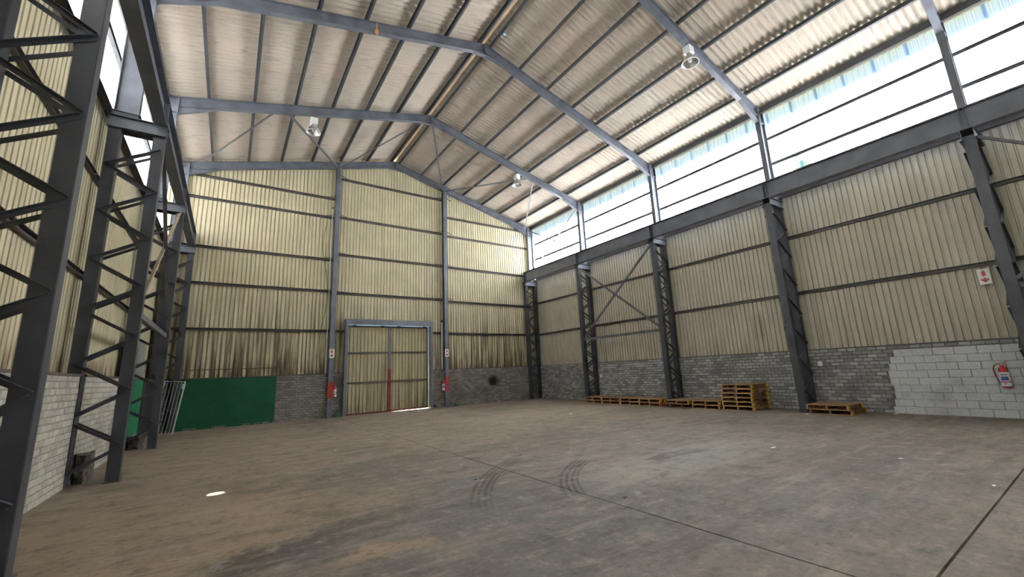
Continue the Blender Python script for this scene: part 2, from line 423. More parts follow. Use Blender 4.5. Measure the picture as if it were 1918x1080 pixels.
# ------------------------------------------------------------------ dimensions (metres)
S = 4.678; NF = 7                     # frame spacing, number of frames
FY = [-S * k for k in range(NF)]
XC = 9.657                            # centre line
XI_L, XI_R = 1.631, 17.738            # inner faces of laced columns
XU_L, XU_R = 1.18, 18.13              # inner faces of upper columns
YB, YF = 0.0, FY[-1]                  # door wall, wall behind the camera
SL = math.tan(math.radians(15.0))
EX = XC - XU_L                        # half span
ZT0 = 10.53                           # rafter top at upper-column face
def ztop(x): return ZT0 + SL * (EX - abs(x - XC))
SHX_L, SHX_R = 0.72, 18.60            # inner faces of wall sheeting
ZBR = 1.86

# ------------------------------------------------------------------ ground and floor
gnd = struct(MB().box(.3, 80, -90, 60, -.60, -.16).build('ground', 'outside_ground'))     # unseen ground on the pallet side, darkened to limit bounce
MB().box(-60, .3, -90, 60, -.60, -.16).build('bounce_yard', 'bounce_concrete', gnd)        # unseen pale ground, added to bounce sun into the opposite clerestory
floor = struct(MB().box(.3, 19.05, YF - .3, .45, -.155, -.03).build('floor', 'sill_mortar'))
g = .010
JX, JY = 7.06, -18.81
for x0, x1 in ((.3, JX), (JX, 19.05)):
    for y0, y1 in ((YF - .3, JY), (JY, .45)):
        MB().box(x0 + (g if x0 > 1 else 0), x1 - (g if x1 < 19 else 0), y0 + (g if y0 == JY else 0), y1 - (g if y1 == JY else 0), -.03, 0).build('floor_slab', 'floor', floor)

# ------------------------------------------------------------------ ribbed wall sheet profile
RP = 0.152
PROF = [(0, 0), (.102, 0), (.111, -1), (.143, -1), (.152, 0)]     # (along, depth factor) broad pan towards the room
RD = .042
def ribbed(n, z0, z1):
    """list of (s, d) for n ribs"""
    pts = []
    for i in range(n):
        for a, dd in PROF[:-1]: pts.append((i * RP + a, dd * RD))
    pts.append((n * RP, 0)); return pts
def sheet_mesh(name, n, z0, z1, mat, place, top=None, lap=.012):
    """place(s, d, z)->xyz ; top(s)->z"""
    m = MB(); pts = ribbed(n, z0, z1); pts.append((n * RP + .05, -lap * 0))
    vs = []; fs = []
    for s_, d in pts:
        vs.append(place(s_, d, z0)); vs.append(place(s_, d, top(s_) if top else z1))
    for i in range(len(pts) - 1): fs.append((2 * i, 2 * i + 2, 2 * i + 3, 2 * i + 1))
    m.add(vs, fs); return m.mesh(name, mat)
SW = 5 * RP

# ------------------------------------------------------------------ brickwork
def brick_variant(L, H, D, j):
    R = random.uniform; c = .010
    def J(): return R(-j, j)
    a, b = L / 2, H / 2
    back = [(-a, -b), (a, -b), (a, b), (-a, b)]
    vs = [(x + J(), 0, z + J()) for x, z in back]
    d2 = [D - .006 + J() * .3 for _ in range(4)]
    vs += [(vs[i][0], d2[i], vs[i][2]) for i in range(4)]
    vs += [(vs[i][0] - math.copysign(c, vs[i][0]) + J() * .5, D + J() * .5, vs[i][2] - math.copysign(c, vs[i][2]) + J() * .5) for i in range(4)]
    fs = [(8, 9, 10, 11)]
    for i in range(4):
        k = (i + 1) % 4
        fs += [(i, k, 4 + k, 4 + i), (4 + i, 4 + k, 8 + k, 8 + i)]
    return vs, fs
VAR = [brick_variant(BL - .016, BH - .017, .020, .0035) for _ in range(8)]
HALF = [brick_variant(BL / 2 - .016, BH - .017, .020, .003) for _ in range(3)]
def brick_cells(h0, h1, z1=ZBR):
    out = []
    rows = int(round(z1 / BH))
    for r in range(rows):
        off = .5 * (r % 2)
        c0 = math.floor(h0 / BL + off); c1 = math.ceil(h1 / BL + off)
        for c in range(c0, c1):
            a, b = (c - off) * BL, (c + 1 - off) * BL
            a2, b2 = max(a, h0), min(b, h1)
            if b2 - a2 > .07: out.append(((a2 + b2) / 2, (r + .5) * BH, b2 - a2))
    return out
def place_bricks(wall, cells, face, axis, sgn, mat, single, meshes_name):
    """axis 'y': wall plane x=face, outward normal sgn*X ; axis 'x': plane y=face, normal sgn*Y"""
    meshes = {}
    stuff = MB(); n = 0
    for h, z, w in cells:
        full = w > BL * .75
        vi = random.randrange(8 if full else 3)
        vs, fs = (VAR if full else HALF)[vi]
        sc = w / (BL if full else BL / 2)
        dep = random.uniform(-.004, .004)
        flip = (sgn > 0) if axis == 'y' else (sgn < 0)
        def T(v):
            if axis == 'y': return (sgn * v[1], v[0] * sc, v[2])
            return (v[0] * sc, sgn * v[1], v[2])
        if axis == 'x' and h < 4.79: dep = -.0035
        base = (face + sgn * (dep - .014), h, z) if axis == 'y' else (h, face + sgn * (dep - .014), z)
        ff = fs if not ((axis == 'y') == (sgn > 0)) else [tuple(reversed(f)) for f in fs]
        if single(h, z) and n < 300:
            key = (full, vi, round(sc, 2))
            if key not in meshes: meshes[key] = MB().add([T(v) for v in vs], ff).mesh('brick', mat)
            link('brick', meshes[key], wall, base); n += 1
        else:
            stuff.add([(T(v)[0] + base[0], T(v)[1] + base[1], T(v)[2] + base[2]) for v in vs], ff)
    if stuff.v:
        o = stuff.build(meshes_name, mat, wall); o['kind'] = 'stuff'
    return n

# ------------------------------------------------------------------ wall_right
FACE_R = 18.56; FACE_L = 0.95
wr = struct(MB().box(FACE_R + .0, FACE_R + .24, YF, .05, 0, ZBR - .01).build('wall_right', 'mortar_right'))
PATCH_Y0, PATCH_Y1 = -18.62, -16.05
def patch_edge(z):  # ragged left edge of the repaired block patch
    return -16.02 - .22 * max(0, (z - 1.0)) ** 1.2 + .05 * math.sin(7 * z)
cells = []
for h, z, w in brick_cells(YF + .02, .02):
    if PATCH_Y0 - .02 < h < patch_edge(z) + .02 and z < 1.72: continue
    cells.append((h, z, w))
cells.sort(key=lambda c: abs(c[0] + 15.6))
place_bricks(wr, cells, FACE_R, 'y', -1, 'brick_right', lambda h, z: h > -16.9 and h < -11.0, 'brickwork')
# repair patch: large pale concrete blocks, laid in courses
blk = {}
rows = 9; bh = 1.74 / rows
for r in range(rows):
    z = (r + .5) * bh; L = .40; y = PATCH_Y0 + (r % 2) * -.2
    while y < patch_edge(z):
        y1 = min(y + L, patch_edge(z) + random.uniform(-.04, .05)); y0 = max(y, PATCH_Y0)
        if y1 - y0 > .08:
            proud = random.uniform(.002, .009)
            if r == rows - 1: proud = .045 if y0 < -16.75 else .0
            if r == rows - 2: proud = .026 if y0 < -17.2 else .004
            m = MB(); vs, fs = brick_variant(y1 - y0 - .006, bh - .006, .035, .002)
            m.add([(-v[1], v[0], v[2]) for v in vs], fs)
            m.build('concrete_block', 'block', wr, (FACE_R + .018 - proud, (y0 + y1) / 2, z))
        y += L
# sill angle over the brick
MB().box(FACE_R - .03, FACE_R + .20, YF, .02, ZBR - .008, ZBR + .022).build('sill', 'girt_steel', wr)
# profiled sheets
n_r = int(math.ceil((.30 - YF) / SW))
me = sheet_mesh('wall_sheet', 5, ZBR + .01, 7.25, 'sheet_right', lambda s_, d, z: (-d, -s_, z))
for i in range(n_r): link('wall_sheet', me, wr, (SHX_R + .08 + (.003 if i % 2 else 0), .27 - i * SW, 0))
for zg in (3.74, 5.66):
    for k in range(NF - 1):
        y0, y1 = FY[k + 1] + .02, FY[k] - .02
        MB().channel((SHX_R + .078, y1, zg), (SHX_R + .078, y0, zg), .075, .10, .008, flip=1).build('girt', 'girt_steel', wr)

# ------------------------------------------------------------------ wall_left
wl = struct(MB().box(.64, .745, YF, .05, 0, ZBR - .01).build('wall_left', 'mortar_left'))
for k in range(NF - 1):
    y0, y1 = FY[k + 1] + .20, FY[k] - .15
    MB().box(.745, FACE_L, y0, y1, 0, ZBR - .01).build('wall_core', 'mortar_left', wl)
cells = []
for k in range(NF - 1):
    cells += brick_cells(FY[k + 1] + .20, FY[k] - .15)
cells.sort(key=lambda c: abs(c[0] + 11.6))
place_bricks(wl, cells, FACE_L, 'y', 1, 'brick_left', lambda h, z: -14.0 < h < -9.2, 'brickwork')
for k in range(NF - 1):
    MB().box(.66, FACE_L + .02, FY[k + 1] + .19, FY[k] - .14, ZBR - .008, ZBR + .03).build('sill', 'rusty_steel', wl)
me = sheet_mesh('wall_sheet', 5, ZBR + .01, 7.15, 'sheet_left', lambda s_, d, z: (d, s_, z))
for i in range(n_r): link('wall_sheet', me, wl, (SHX_L - .08 - (.003 if i % 2 else 0), .27 - (i + 1) * SW, 0))
for zg in (3.74, 5.66, 7.13):
    for k in range(NF - 1):
        y0, y1 = FY[k + 1] + .02, FY[k] - .02
        MB().channel((SHX_L - .078, y0, zg), (SHX_L - .078, y1, zg), .075, .11, .008, flip=1).build('girt', 'girt_steel', wl)
for k in range(NF - 1):
    pass
# plaster panel over the green painted brick
MB().box(.76, .955, -5.0, -3.05, ZBR + .03, 3.0).build('plaster_panel', 'plaster', wl)

# ------------------------------------------------------------------ wall_back (door wall)
FB = 0.05
D0, D1, DZ = 7.40, 11.66, 4.32
wb = struct(MB().box(.64, D0, FB, FB + .23, 0, ZBR - .01).box(D1, 18.75, FB, FB + .23, 0, ZBR - .01).build('wall_back', 'mortar_back'))
cells = brick_cells(.75, D0) + brick_cells(D1, 18.56)
place_bricks(wb, cells, FB, 'x', -1, 'brick_back', lambda h, z: False, 'brickwork')
MB().box(.66, D0, FB - .02, FB + .22, ZBR - .008, ZBR + .03).box(D1, 18.7, FB - .02, FB + .22, ZBR - .008, ZBR + .03).build('sill', 'girt_steel', wb)
YS = .19                                            # sheet inner face
rowsz = [(ZBR + .01, 3.80), (3.70, 7.15), (7.05, 13.5)]
def gable(x): return ztop(x) + .16
xs = .70 - 2 * RP; i = 0
while xs < 18.6:
    for r, (z0, z1) in enumerate(rowsz):
        nn = min(5, int((18.75 - xs) / RP + .5)); grp = []
        for q in range(nn):
            inside = r < 2 and D0 + .03 < xs + (q + .5) * RP < D1 - .03
            if grp and grp[-1][0] == inside: grp[-1][2] += 1
            else: grp.append([inside, q, 1])
        for inside, q0, cnt in grp:
            if inside and r == 0: continue
            za = DZ - .04 if inside else z0
            x0_ = xs + q0 * RP
            me = sheet_mesh('wall_sheet', cnt, za, z1, 'sheet_back', lambda s_, d, z: (s_, -d, z),
                            top=(lambda s_, x0_=x0_: gable(x0_ + s_)) if r == 2 else None)
            link('wall_sheet', me, wb, (x0_, YS + r * -.004 + (.002 if i % 2 else 0) - (.006 if inside else 0), 0))
    xs += SW; i += 1
COLX = (6.85, 12.43)
for (xa, xb, zs) in ((.95, 6.78, (3.77, 5.60, 7.10, 9.17, 10.13)), (6.92, 12.36, (5.55, 7.40, 9.25, 11.25)), (12.50, 18.36, (3.74, 5.47, 7.38, 9.17, 10.27)),
                     (6.92, D0 + .02, (3.77,)), (D1 - .02, 12.36, (3.77,))):
    for z in zs:
        MB().channel((xb, YS - .004, z), (xa, YS - .004, z), .08, .10, .008, flip=-1).build('girt', 'girt_steel', wb)

# ------------------------------------------------------------------ wall_front (behind the camera)
wf = struct(MB().box(.64, 18.75, YF - .30, YF - .12, 0, ZBR).build('wall_front', 'mortar_back'))
xs = .70
while xs < 18.6:
    nn = min(5, int((18.75 - xs) / RP))
    if nn < 1: break
    x0_ = xs
    link('wall_sheet', sheet_mesh('wall_sheet', nn, ZBR, 13, 'sheet_back', lambda s_, d, z: (s_, d, z), top=lambda s_, x0_=x0_: gable(x0_ + s_)), wf, (xs, YF - .18, 0))
    xs += SW

# ------------------------------------------------------------------ clerestory glazing
def clerestory(name, side):
    o = struct(empty(name, (0, 0, 0)))
    X0 = SHX_R + .075 if side > 0 else SHX_L - .075
    zt = ztop(XU_R + .62) + .10
    pl = (lambda s_, d, z: (-d * side, -s_, z))
    me = sheet_mesh('translucent_sheet', 5, 7.12, zt, 'clear', pl)
    for i in range(n_r):
        link('translucent_sheet', me, o, (X0 + side * (.004 if i % 2 else 0), .27 - i * SW, 0))
    # overlapping lap strips read as darker lines
    lp = MB().box(-.004, .004, -.035, .035, 7.12, zt).mesh('lap_strip', 'clear')
    for i in range(1, n_r): link('lap_strip', lp, o, (X0 + side * .014, .27 - i * SW, 0))
    for z in (8.45, 9.43):
        MB().channel((X0 - side * .002, .02, z), (X0 - side * .002, YF, z), .075, .11, .006, flip=side).build('rail', 'brace_steel', o)
    MB().channel((X0 - side * .002, .02, 7.2), (X0 - side * .002, YF, 7.2), .07, .16, .008, flip=side).build('rail', 'girt_steel', o)
    return o
clerestory('window_1', 1)
clerestory('window_2', -1)

# ------------------------------------------------------------------ roof: ceiling > roof_sheet, purlin
roof = struct(empty('ceiling', (0, 0, 0)))
WP = .177; WA = .029
PUR = (.16, 1.42, 2.69, 3.95, 5.20, 6.45, 7.70)
PH = .15
ca = math.cos(math.radians(15)); sa = math.sin(math.radians(15))
RL = (9.27) / ca                                   # slope length to overhang edge
def wave(n, l0, l1, side, drop):
    """sheet of n waves, from slope distance l0 to l1 measured from the ridge"""
    m = MB(); K = 10; vs = []; fs = []
    def P(l, y, h): return (XC + side * (l * ca + h * sa), -y, (ztop(XC) - l * sa) + h * ca)
    N = n * K + 3
    for i in range(N):
        y = i * WP / K; h = (PH + .004) + WA + WA * math.sin(2 * math.pi * i / K) + drop
        vs += [P(l0, y, h), P(l1, y, h)]
    for i in range(N - 1):
        f = (2 * i, 2 * i + 2, 2 * i + 3, 2 * i + 1); fs.append(f if side > 0 else tuple(reversed(f)))
    m.add(vs, fs, True); return m
rowsl = [(.02, 2.86), (2.70, 5.45), (5.30, 8.05), (7.90, RL)]
NW = 6
nsh = int(math.ceil((.35 - YF + .3) / (NW * WP)))
HOLE = Vector((10.0, -10.04, 0))
for side in (-1, 1):
    for r, (l0, l1) in enumerate(rowsl):
        me = wave(NW, l0, l1, side, .0 - .004 * r).mesh('roof_sheet', 'roof')
        for i in range(nsh):
            y = .35 - i * NW * WP
            if side > 0 and r == 0 and y - NW * WP < HOLE.y <= y:
                # this sheet has a small broken hole just below the ridge
                full = wave(NW, l0, l1, side, 0); K = 10
                lh = (HOLE.x - XC) / ca; ih = int(round((y - HOLE.y) / WP * K))
                m = MB()
                for la, lb, skip in ((l0, lh - .045, False), (lh - .045, lh + .045, True), (lh + .045, l1, False)):
                    w = wave(NW, la, lb, side, 0)
                    fs = [f for q, f in enumerate(w.f) if not (skip and abs(q - ih) <= 2)]
                    m.add(w.v, fs, True)
                link('roof_sheet', m.mesh('roof_sheet', 'roof'), roof, (0, y, .006 * (i % 2))); continue
            link('roof_sheet', me, roof, (0, y, .006 * (i % 2)))
    # purlins (channel sections standing on the rafters)
    for q in PUR:
        x = XC + side * q; z = ztop(x)
        upv = Vector((side * sa, 0, ca)); c = Vector((x, 0, z)) + upv * (PH / 2)
        MB().channel((c.x, .18, c.z), (c.x, YF - .15, c.z), .062, PH, .007, upv=upv, flip=-1 if side > 0 else 1).build('purlin', 'purlin_steel', roof)
    xe = XU_R + .30 if side > 0 else XU_L - .30
    MB().box(xe - .05, xe + .05, YF - .1, .18, 10.40, ztop(xe) + PH).build('eave_beam', 'purlin_steel', roof)
# ridge capping
m = MB()
for side in (-1, 1):
    p = [(XC, ztop(XC) + PH + .11), (XC + side * .28, ztop(XC + .28) + PH + .085)]
    m.add([(p[0][0], .4, p[0][1]), (p[1][0], .4, p[1][1]), (p[1][0], YF - .35, p[1][1]), (p[0][0], YF - .35, p[0][1])], [(0, 1, 2, 3)])
m.build('ridge_cap', 'roof', roof)

# ------------------------------------------------------------------ roof frames
RD_ = .34
FNAME = ['set against the door wall', 'second from the door wall, with two hanging lamps', 'third from the door wall', 'fourth from the door wall, with one hanging lamp',
         'fifth from the door wall', 'sixth from the door wall', 'against the wall facing the door wall']
for k in range(NF):
    fr = empty('roof_frame', (XC, FY[k], 7.1)); off = Vector((-XC, -FY[k], -7.1)); y = FY[k]
    tag(fr, 'blue-grey steel portal roof frame, ' + FNAME[k], 'roof frame', 'steel roof frames')
    def part(name, m, mat='blue_grey_steel'):
        return m.build(name, mat, fr, tuple(off))
    for side in (-1, 1):
        xu = XU_R if side > 0 else XU_L
        # rafter
        a = Vector((xu + side * .02, y, ztop(xu + side * .02) - RD_ / 2)); b = Vector((XC, y, ztop(XC) - RD_ / 2))
        part('rafter', MB().ibeam(a, b, .15, RD_ * ca, .014, .010))
        # upper column: web in the frame plane, flanges facing along the frame
        part('upper_column', MB().ibeam((xu + side * .19, y, 7.10), (xu + side * .19, y, ztop(xu) + .02), .16, .38, .014, .012, upv=(side, 0, 0)))
        # haunch under the rafter
        hx = xu - side * 1.05; h = .05
        z0 = 9.96; z1 = ztop(hx) - RD_; z2 = ztop(xu) - RD_ + .01
        m = MB()
        pts = [(xu, z0), (hx, z1), (xu, z2)]
        m.add([(px, y - .006, pz) for px, pz in pts] + [(px, y + .006, pz) for px, pz in pts], [(0, 1, 2), (5, 4, 3), (0, 3, 4, 1), (1, 4, 5, 2), (2, 5, 3, 0)])
        m.bar((xu, y, z0), (hx, y, z1), .15, .013)
        part('haunch', m)
        # eave end plate and stiffeners
        part('end_plate', MB().box(min(xu - side * .012, xu), max(xu - side * .012, xu), y - .085, y + .085, z0 - .03, ztop(xu) - .0))
        m = MB()
        for zz in (z0 + .02, ztop(xu) - .03): m.box(min(xu, xu + side * .37), max(xu, xu + side * .37), y - .075, y + .075, zz - .006, zz + .006)
        part('stiffener', m)
        part('seat_plate', MB().box(min(xu - side * .03, xu + side * .41), max(xu - side * .03, xu + side * .41), y - .11, y + .11, 7.085, 7.105))
    m = MB().box(XC - .008, XC + .008, y - .085, y + .085, ztop(XC) - RD_ - .10, ztop(XC) - .005)
    part('ridge_plate', m)
    m = MB()
    for side in (-1, 1):
        x0, x1 = XC, XC + side * .42
        zz0, zz1 = ztop(x0) - RD_ - .085, ztop(x1) - RD_ - .012
        m.bar((x0, y, zz0), (x1, y, zz1), .15, .012)
        m.add([(x0, y, zz0), (x1, y, zz1), (x0, y, ztop(x0) - RD_)], [(0, 1, 2)])
    part('ridge_haunch', m)

# ------------------------------------------------------------------ laced columns
CW, CD, CH = .18, .10, 6.80             # chord width in x, half width in y, height
SIDE_NAME = {1: 'on the wall with the pallets', -1: 'on the wall opposite the pallets'}
def laced_column(side, k):
    xi = XI_R if side > 0 else XI_L
    y = FY[k]; cx = xi + side * .43
    root = empty('laced_column', (cx, y, 0))
    extra = ' in the corner of the door wall' if k == 0 else ', %s along from the door wall' % ORD[k]
    tag(root, 'dark laced steel column ' + SIDE_NAME[side] + extra, 'column', 'laced columns ' + SIDE_NAME[side])
    mat = 'dark_column_steel'
    L = lambda v: side * v               # local x: 0 at middle, inner chord at -side
    xin0, xin1 = L(-.43), L(-.43 + CW); xo0, xo1 = L(.43 - CW), L(.43)
    def chord(a, b):
        a, b = min(a, b), max(a, b); m = MB(); t = .010
        # box of two channels: plates standing a little proud of the side walls
        m.box(a, b, -CD, CD, 0, CH); m.box(a - .004, a, -CD + .012, CD - .012, 0.0, CH); m.box(b, b + .004, -CD + .012, CD - .012, 0.0, CH)
        return m
    chord(xin0, xin1).build('inner_chord', mat, root); chord(xo0, xo1).build('outer_chord', mat, root)
    zi = [.60 + .965 * i for i in range(7)]; zo = [.15 + .96 * i for i in range(7)]
    for s_ in (-1, 1):
        yy = s_ * (CD + .006)
        for i in range(7):
            segs = [((L(.43 - .05), zo[i]), (L(-.43 + .03), zi[i]))]
            if i < 6: segs.append(((L(-.43 + .03), zi[i] + .03), (L(.43 - .05), zo[i + 1])))
            for (xa, za), (xb, zb) in segs:
                p0 = Vector((xa, yy, za)); p1 = Vector((xb, yy, zb))
                MB().extrude([(-.006, -.026), (.0, -.026), (.0, .026), (-.006, .026)] if False else [(0, -.028), (.006, -.028), (.006, .020), (.05, .020), (.05, .028), (0, .028)] if (p1 - p0).cross(Vector((0, 0, 1))).y * s_ > 0 else [(-.05, .020), (-.006, .020), (-.006, -.028), (0, -.028), (0, .028), (-.05, .028)],
                             p0, p1, (0, 0, 1)).build('lacing_bar', mat, root)
    a, b = min(L(-.46), L(.46)), max(L(-.46), L(.46))
    m = MB()
    for s_ in (-1, 1):
        m.channel((a, s_ * (CD + .004), 6.84), (b, s_ * (CD + .004), 6.84), .06, .26, .010, flip=-s_)
    m.build('cap_beam', 'blue_grey_steel', root)
    MB().box(a, b, -CD - .05, CD + .05, 6.972, 6.985).build('cap_plate', mat, root)
    MB().box(min(xin0, xin1) - .03, max(xin0, xin1) + .03, -CD - .03, CD + .03, 0, .016).build('base_plate', mat, root)
    MB().box(min(xo0, xo1) - .01, max(xo0, xo1) + .0, -CD - .03, CD + .03, 0, .016).build('base_plate', mat, root)
    # stool that carries the upper column
    MB().box(min(L(.02), L(.43)), max(L(.02), L(.43)), -.09, .09, 6.985, 7.085).build('stool', mat, root)
for k in range(NF):
    laced_column(1, k); laced_column(-1, k)

# ------------------------------------------------------------------ crane girders
for side, lab in ((1, 'long blue-grey steel crane girder under the clerestory above the pallets'), (-1, 'long dark steel crane girder on the wall opposite the pallets')):
    xi = (XI_R if side > 0 else XI_L) + side * .10
    root = tag(empty('crane_girder', (xi, YF / 2, 6.986)), lab, 'girder', 'crane girders')
    off = (-xi, -YF / 2, -6.986)
    zb, zt = 6.986, 7.56
    MB().ibeam((xi, .12, (zb + zt) / 2), (xi, YF - .05, (zb + zt) / 2), .22, zt - zb, .018, .012).build('girder_beam', 'blue_grey_steel', root, off)
    MB().bar((xi, .12, zt + .025), (xi, YF - .05, zt + .025), .07, .05).build('crane_rail', 'rusty_steel', root, off)
    for k in range(NF):
        m = MB()
        for s_ in (-1, 1): m.box(xi + (.006 if s_ > 0 else -.10), xi + (.10 if s_ > 0 else -.006), FY[k] - .05, FY[k] - .036, zb + .018, zt - .018).box(xi + (.006 if s_ > 0 else -.10), xi + (.10 if s_ > 0 else -.006), FY[k] + .036, FY[k] + .05, zb + .018, zt - .018)
        m.build('stiffener', 'blue_grey_steel', root, off)

# ------------------------------------------------------------------ bracing
def brace(name, label, cat, bars, mat='brace_steel', w=.075, group=None, pn='brace_bar'):
    c = Vector((0, 0, 0)); n = 0
    for a, b in bars: c += Vector(a) + Vector(b); n += 2
    c /= n; c.z = min(min(a[2], b[2]) for a, b in bars)
    root = tag(empty(name, c), label, cat, group)
    for a, b in bars: MB().angle(a, b, w, .008).build(pn, mat, root, tuple(-c))
    return root
def wall_cross(side, k0, k1, label):
    x = (XI_R + .05) if side > 0 else (XI_L - .05)
    ya, yb = FY[k0] - CD - .02, FY[k1] + CD + .02
    d = side * .03
    bars = [((x, ya, 6.68), (x, yb, 3.16)), ((x + d, yb, 6.72), (x + d, ya, 3.16))]
    r = brace('cross_brace', label, 'brace', bars, group='column cross braces')
    c = r.location
    if side < 0: r.children[0].data.materials[0] = MAT['lit_brace']  # first bar coloured as if catching the light; it is steel
    MB().channel((x, ya, 3.03), (x, yb, 3.03), .06, .11, .008, flip=1).build('strut', 'brace_steel', r, tuple(-c))
wall_cross(1, 1, 2, 'crossed steel braces with bottom strut between the second and third columns on the pallet wall')
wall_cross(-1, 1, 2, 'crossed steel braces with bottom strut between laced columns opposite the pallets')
wall_cross(1, 4, 5, 'crossed steel braces with bottom strut beside the fire extinguisher bay')
for side, lab in ((1, 'thin crossed braces in the clerestory bay next to the door wall, pallet side'), (-1, 'thin crossed braces in the clerestory bay next to the door wall, opposite the pallets')):
    x = XU_R + .10 if side > 0 else XU_L - .10
    ya, yb = FY[0] - .09, FY[1] + .09
    brace('clerestory_brace', lab, 'brace', [((x, ya, 10.30), (x, yb, 7.75)), ((x + side * .03, yb, 10.25), (x + side * .03, ya, 7.62))], w=.05, group='clerestory cross braces')
zr = lambda x: ztop(x) - RD_ + .03
zz = [((1.35, FY[0]), (3.75, FY[1])), ((6.80, FY[0]), (4.25, FY[1])), ((6.95, FY[0]), (9.25, FY[1])), ((12.35, FY[0]), (9.80, FY[1])), ((12.5, FY[0]), (14.85, FY[1])), ((17.95, FY[0]), (15.25, FY[1]))]
nm = ['running from the far eaves corner opposite the pallets', 'ending at the post left of the door, beside a lamp', 'from the post left of the door to the ridge', 'from the ridge to the post right of the door', 'from the post right of the door towards a lamp', 'running to the eaves corner above the pallets']
for ((xa, ya), (xb, yb)), t in zip(zz, nm):
    brace('roof_brace', 'thin diagonal roof brace ' + t, 'brace', [((xa, ya - .08, zr(xa) - .02), (xb, yb + .08, zr(xb) - .02))], w=.07, group='diagonal roof braces')

# ------------------------------------------------------------------ posts of the door wall
for i, x in enumerate(COLX):
    root = tag(empty('wall_post', (x, 0, 0)), 'blue-grey steel post of the door wall %s the big door, with red painted band' % ('left of' if i == 0 else 'right of'), 'post', 'door wall posts')
    zt = ztop(x) - RD_ - .01
    m = MB().ibeam((0, -.02, 0), (0, -.02, zt), .20, .24, .014, .010, upv=(0, 1, 0)); m.build('shaft', 'blue_grey_steel', root)
    MB().box(-.14, .14, -.17, .03, 0, .014).build('base_plate', 'dark_column_steel', root)
    MB().box(-.104, .104, -.1445, -.139, .82, 1.50).box(-.1045, -.1005, -.1445, -.12, .82, 1.50).box(.1005, .1045, -.1445, -.12, .82, 1.50).build('red_band', 'red_paint', root)
    for z in ((3.77, 5.6, 7.1, 9.17, 10.13) if i == 0 else (3.74, 5.47, 7.38, 9.17, 10.27)):
        for s_ in (-1, 1):
            if i == 0 and s_ > 0 or i == 1 and s_ < 0:
                if z < 4: continue
                z = {5.6: 5.55, 7.1: 7.4, 9.17: 9.25, 10.13: 11.25, 5.47: 5.55, 7.38: 7.4, 10.27: 11.25}[z] if z in (5.6, 7.1, 9.17, 10.13, 5.47, 7.38, 10.27) else z
            MB().bar((s_ * .09, -.12, z + .06), (s_ * .50, .12, z + .045), .045, .008).build('stay', 'girt_steel', root)

# ------------------------------------------------------------------ big sliding door: door_1
dr = struct(empty('door_1', ((D0 + D1) / 2, 0, 0))); off = (-(D0 + D1) / 2, 0, 0)
MB().box(D0, D0 + .11, -.16, .24, 0, DZ).build('jamb', 'blue_grey_steel', dr, off)
MB().box(D1 - .13, D1, -.16, .24, 0, DZ).build('jamb', 'blue_grey_steel', dr, off)
m = MB().box(D0 + .11, D1 - .13, -.16, .0, DZ - .25, DZ); m.box(D0 + .11, D1 - .13, 0.0, .24, DZ - .012, DZ)
m.build('lintel', 'blue_grey_steel', dr, off)
m = MB()
for xx in (7.75, 9.05, 9.85, 11.2): m.box(xx, xx + .16, .02, .05, DZ - .33, DZ - .25)
m.build('door_hanger', 'black', dr, off)
def leaf(x0, x1, lift, label):
    z0, z1 = .004, DZ - .255
    root = link('door_leaf', MB().box(x0, x1, .115, .165, z1 - .09, z1).mesh('door_leaf', 'blue_grey_steel'), dr, off)
    root['label'] = label
    # stiles, rails
    W = x1 - x0
    for xa, xb in ((x0, x0 + .075), (x1 - .075, x1)):
        MB().box(xa, xb, .115, .165, 2.0, z1 - .09).build('stile', 'blue_grey_steel', root)
        mid = abs((xa + xb) / 2 - (D0 + D1) / 2) < .5
        MB().box(xa, xb, .115, .165, z0 + .02 + (lift if xa > 11 else 0), 2.0).build('stile', 'dark_red' if mid else 'blue_grey_steel', root)
    for z in (1.42, 2.78):
        MB().box(x0 + .075, x1 - .075, .12, .16, z - .035, z + .035).build('rail', 'girt_steel', root)
    m = MB(); m.add([(x0, .115, z0), (x1, .115, z0 + lift), (x1, .115, z0 + lift + .07), (x0, .115, z0 + .07), (x0, .165, z0), (x1, .165, z0 + lift), (x1, .165, z0 + lift + .07), (x0, .165, z0 + .07)],
                    [(0, 1, 2, 3), (7, 6, 5, 4), (0, 4, 5, 1), (3, 2, 6, 7), (0, 3, 7, 4), (1, 5, 6, 2)])
    m.build('bottom_rail', 'dark_red', root)
    ns = 3; wS = (W - .02) / ns; nr = 4
    for i in range(ns):
        xx = x0 + .01 + i * wS
        me = sheet_mesh('door_sheet', nr, z0 + .02, z1 - .02, 'door_sheet', lambda s_, d, z, xx=xx: (min(s_ * wS / (nr * RP), x1 - xx), -d, z + (lift * (xx + s_ - x0) / W if z < 1 else 0)))
        link('door_sheet', me, root, (xx, .172 + (.002 if i % 2 else 0), 0))
leaf(D0 + .10, 9.522, 0.0, 'left leaf of ribbed khaki sheet')
leaf(9.524, 11.49, .05, 'right leaf of ribbed khaki sheet, not quite closed')

